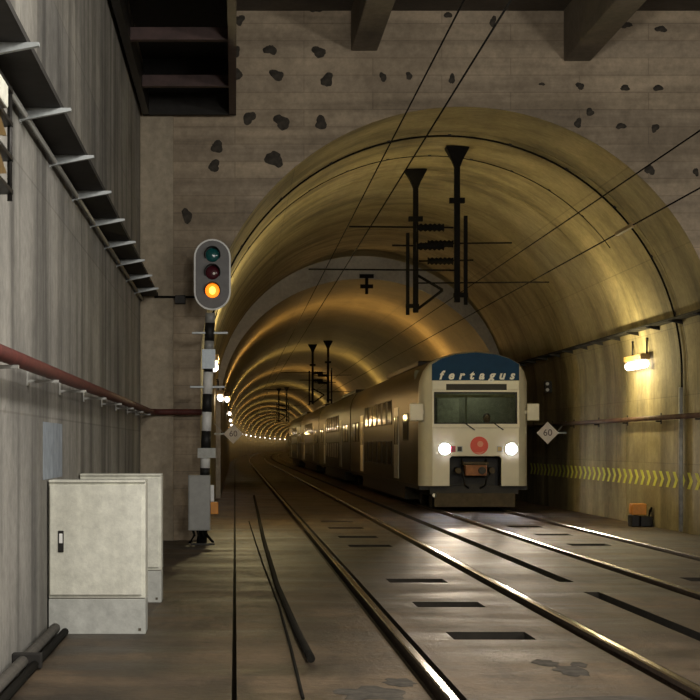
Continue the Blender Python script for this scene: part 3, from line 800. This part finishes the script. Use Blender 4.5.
# cab front, all parts of the leading car (local y = 0 is the mask plane)
HW = 1.079
def fp(px, py): return ((px - 235)*TY/FPX - TX, EYE + (445 - py)*TY/FPX - 0.042)
rz0, rz1, rx = 0.60, 1.34, 0.64
poly = [(-HW, rz0), (-rx, rz0), (-rx, rz1 - 0.05), (-rx + 0.05, rz1), (rx - 0.05, rz1), (rx, rz1 - 0.05), (rx, rz0), (HW, rz0), (HW, 2.04), (-HW, 2.04)]
MB().prism(poly, -0.03, 0.05).build('front_panel', M['tr_white'], lead, 0.012)
# windscreen surround
wz0, wz1, wx = 2.14, 2.93, 1.03
m = MB()
for a, b, c, d in ((-HW, HW, 2.045, wz0), (-HW, HW, wz1, 2.975), (-HW, -wx, wz0, wz1), (wx, HW, wz0, wz1)): m.box(a, b, -0.04, 0.05, c, d)
m.build('windscreen_surround', M['tr_white'], lead)
m = MB()
for a, b, c, d in ((-wx, wx, wz0, wz0 + 0.03), (-wx, wx, wz1 - 0.04, wz1), (-wx, -wx + 0.03, wz0 + 0.03, wz1 - 0.04), (wx - 0.03, wx, wz0 + 0.03, wz1 - 0.04)): m.box(a, b, -0.045, 0.03, c, d)
m.build('windscreen_gasket', M['black'], lead)
MB().box(-wx + 0.02, wx - 0.02, -0.005, 0.005, wz0 + 0.02, wz1 - 0.02).build('windscreen', M['glass'], lead)
MB().box(-0.98, 0.98, 0.03, 0.05, wz1 - 0.135, wz1 - 0.06).build('sun_blind', M['beige_blind'], lead)
# header with the destination display
hd = MB().box(-HW + 0.005, HW - 0.005, -0.03, 0.05, 2.98, 3.215).build('header', M['tr_white'], lead, 0.008)
x0, z0 = fp(446, 390.5); x1, z1 = fp(506.5, 384)
MB().box(x0, x1, -0.036, -0.0301, z0, z1).build('destination_display', M['tr_dark'], hd)
# blue brow
top = [(max(-1.079, min(1.079, x)), 0.6 + (z - 0.6)*0.985) for x, z in PROF if z > 3.5]
poly = [(1.079, 3.22)] + top + [(-1.079, 3.22)]
bl = MB().prism(poly, -0.035, 0.06).build('brow', M['tr_blue'], lead)
for k, ch in enumerate('fertagus'):
    me = text_mesh(ch, 0.29, 0.28, 1.0, 0.004, 0.012); me.materials.append(M['white'])
    o_ = link('letter', me, bl); o_.location = (-0.865 + k*0.2515, -0.041, 3.335); o_.rotation_euler = (PI/2, 0, 0)
# lights
def disc(name, px, py, r, y, mat, parent, th=0.02, n=24):
    x, z = fp(px, py)
    return MB().tube([(x, y, z), (x, y - th, z)], r, n).build(name, mat, parent)
for px in (444.6, 511):
    hl = disc('headlight_bezel', px, 449, 0.155, -0.031, M['galv'], lead, 0.015)
    disc('headlight_lens', px, 449, 0.135, -0.047, M['headlight'], hl, 0.012)
    x, z = fp(px, 449)
    d = bpy.data.lights.new('headlight_beam', 'SPOT'); d.energy = 2000; d.spot_size = math.radians(25); d.spot_blend = 1.0; d.color = (1.0, 0.83, 0.62); d.shadow_soft_size = 0.1
    o_ = bpy.data.objects.new('headlight_beam', d); COL.objects.link(o_); o_.parent = lead; o_.location = (x, -0.12, z); o_.rotation_euler = (math.radians(88.6), 0, PI)
for px, mt in ((452.5, 'tail_red'), (459.5, 'tr_dark'), (499.5, 'tail_amber')):
    x, z = fp(px, 449)
    bz = MB().box(x - 0.07, x + 0.07, -0.045, -0.0301, z - 0.075, z + 0.075).build('tail_lamp', M['galv'] if mt != 'tail_red' else M['tail_red'], lead, 0.008)
    MB().box(x - 0.05, x + 0.05, -0.053, -0.0451, z - 0.055, z + 0.055).build('tail_lens', M[mt], bz)
lg = disc('red_disc', 479, 445.5, 0.222, -0.031, M['tr_red'], lead, 0.014, 40)
disc('emblem', 480, 444, 0.075, -0.046, M['tr_pink'], lg, 0.006)
x, z = fp(479, 449.5)
MB().prism([(x - 0.13, z - 0.07), (x + 0.02, z - 0.12), (x + 0.14, z - 0.03), (x + 0.02, z - 0.075)], -0.051, -0.0455).build('emblem', M['tr_pink'], lg)
# wipers
for px0, py0, px1, py1 in ((463, 424, 474.5, 430), (492, 424, 503, 430)):
    x0, z0 = fp(px0, py0); x1, z1 = fp(px1, py1)
    MB().tube([(x0 - 0.02, -0.06, z0 + 0.06), (x1, -0.06, z1)], 0.014, 6).build('wiper', M['black'], lead)
# rear-view boxes on both cheeks
for px0, px1 in ((410, 423.5), (527.5, 539.5)):
    x0, z0 = fp(px0, 420.5); x1, z1 = fp(px1, 403.5)
    mr = MB().box(x0, x1, 0.02, 0.14, z0, z1).build('mirror_box', M['tr_white'], lead, 0.015)
    xi = x1 if x1 < 0 else x0
    MB().box(min(xi, 1.25*(1 if xi > 0 else -1)), max(xi, 1.25*(1 if xi > 0 else -1)), 0.141, 0.19, (z0+z1)/2 - 0.04, (z0+z1)/2 + 0.04).build('mirror_arm', M['tr_white'], mr)
# coupler recess
m = MB(); m.box(-rx, rx, 0.5, 0.52, rz0 - 0.15, rz1); m.box(-rx - 0.02, -rx, 0.0, 0.5, rz0, rz1); m.box(rx, rx + 0.02, 0.0, 0.5, rz0, rz1); m.box(-rx, rx, 0.0, 0.5, rz1, rz1 + 0.02)
m.build('coupler_recess', M['tr_dark'], lead)
cp = MB().box(-0.25, 0.28, -0.08, 0.35, 0.86, 1.12).build('coupler', M['tr_brown'], lead, 0.02)
MB().tube([(0.15, -0.08, 0.99), (0.15, -0.16, 0.99)], 0.09, 14).build('coupler_cone', M['tr_dark'], cp)
MB().box(-0.3, 0.33, -0.05, 0.3, 1.13, 1.2).build('coupler_cover', M['tr_under'], cp, 0.01)
for sx in (-1, 1):
    MB().tube([(sx*0.42, 0.4, 1.0), (sx*0.42, -0.02, 0.98)], 0.07, 14).build('buffer_post', M['tr_under'], lead)
    MB().tube([(sx*0.3, 0.3, 1.25), (sx*0.3, 0.0, 0.9), (sx*0.25, 0.05, 0.62), (sx*0.15, 0.2, 0.55)], 0.025, 8).build('air_hose', M['black'], lead)
MB().box(-1.0, 1.0, 0.1, 0.16, 0.08, 0.42).build('pilot_plate', M['tr_under'], lead, 0.01)
MB().box(-1.1, 1.1, 0.2, 0.35, 0.40, 0.599).build('buffer_beam', M['tr_dark'], lead)
disc('marker_lamp', 435, 495.5, 0.05, 0.16, M['white'], lead, 0.06)
# cab interior
MB().box(-1.3, 1.3, 1.9, 1.95, 0.7, 3.55).build('cab_bulkhead', M['cab_in'], lead)
MB().box(-0.72, -0.16, 1.86, 1.899, 1.2, 2.82).build('cab_door', M['cab_door'], lead)
MB().box(-0.13, -0.08, 0.9, 0.95, 1.3, 2.9).build('cab_post', M['cab_door'], lead)
MB().box(-1.1, 1.1, 0.25, 0.75, 1.95, 2.08).build('control_desk', M['tr_dark'], lead, 0.03)
MB().box(-1.05, 1.05, 0.06, 1.89, 1.37, 1.41).build('cab_floor', M['tr_dark'], lead)
d = bpy.data.lights.new('cab_light', 'POINT'); d.energy = 14; d.color = (1, 0.95, 0.75); d.shadow_soft_size = 0.1
o_ = bpy.data.objects.new('cab_light', d); COL.objects.link(o_); o_.parent = lead; o_.location = (0.2, 1.2, 3.15)

# driver seated at the desk
dv = thing('person', 'driver in dark shirt seated at the desk inside the train cab', 'person', (TX + 0.42, TY + 0.95, 1.62))
me = bpy.data.meshes.new('body')
V = [(0,0.05,0.0),(0,0.03,0.28),(0,0.0,0.48),(0,-0.01,0.56),(0,-0.02,0.64),(0,-0.03,0.74),
     (-0.19,0.0,0.44),(-0.26,-0.10,0.18),(-0.20,-0.34,0.22),(0.19,0.0,0.44),(0.26,-0.10,0.18),(0.20,-0.34,0.22),(-0.18,-0.42,0.24),(0.18,-0.42,0.24),
     (-0.10,-0.30,-0.02),(0.10,-0.30,-0.02),(-0.1,-0.36,-0.42),(0.1,-0.36,-0.42)]
E = [(0,1),(1,2),(2,3),(3,4),(4,5),(2,6),(6,7),(7,8),(2,9),(9,10),(10,11),(8,12),(11,13),(0,14),(0,15),(14,16),(15,17)]
Rr = [(.17,.12),(.17,.12),(.13,.09),(.055,.055),(.085,.095),(.07,.085),(.065,.065),(.05,.05),(.038,.038),(.065,.065),(.05,.05),(.038,.038),(.04,.03),(.04,.03),(.08,.08),(.08,.08),(.055,.055),(.055,.055)]
me.from_pydata(V, E, []); me.materials.append(M['shirt'])
bo = link('body', me, dv)
md = bo.modifiers.new('skin', 'SKIN'); md.use_smooth_shade = True
for i, r in enumerate(Rr): me.skin_vertices[0].data[i].radius = r
me.skin_vertices[0].data[0].use_root = True
bo.modifiers.new('sub', 'SUBSURF').levels = 2; bo.modifiers['sub'].render_levels = 2
def ell(cx_, cy_, cz_, rx_, ry_, rz_, n=16, m_=10):
    return [[(cx_ + rx_*math.sin(PI*i/m_ + 1e-3)*math.cos(2*PI*j/n), cy_ + ry_*math.sin(PI*i/m_ + 1e-3)*math.sin(2*PI*j/n), cz_ + rz_*math.cos(PI*i/m_)) for j in range(n)] for i in range(m_+1)]
hd = MB().loft(ell(0, -0.03, 0.70, 0.083, 0.10, 0.125)).build('head', M['skin'], dv)
MB().loft([[(-0.014,-0.126,0.715),(0.014,-0.126,0.715),(0.008,-0.12,0.73),(-0.008,-0.12,0.73)],[(-0.018,-0.15,0.68),(0.018,-0.15,0.68),(0.01,-0.12,0.69),(-0.01,-0.12,0.69)]], smooth=False).build('nose', M['skin'], hd)
for sx in (-1, 1):
    MB().loft(ell(sx*0.034, -0.118, 0.715, 0.014, 0.01, 0.009, 8, 6)).build('eye', M['hair'], hd)
    MB().loft(ell(sx*0.085, -0.02, 0.70, 0.012, 0.022, 0.032, 8, 6)).build('ear', M['skin'], hd)
MB().box(-0.03, 0.03, -0.127, -0.115, 0.637, 0.646).build('mouth', M['tr_brown'], hd)
MB().loft(ell(0, 0.0, 0.745, 0.092, 0.105, 0.105)).build('hair', M['hair'], dv)
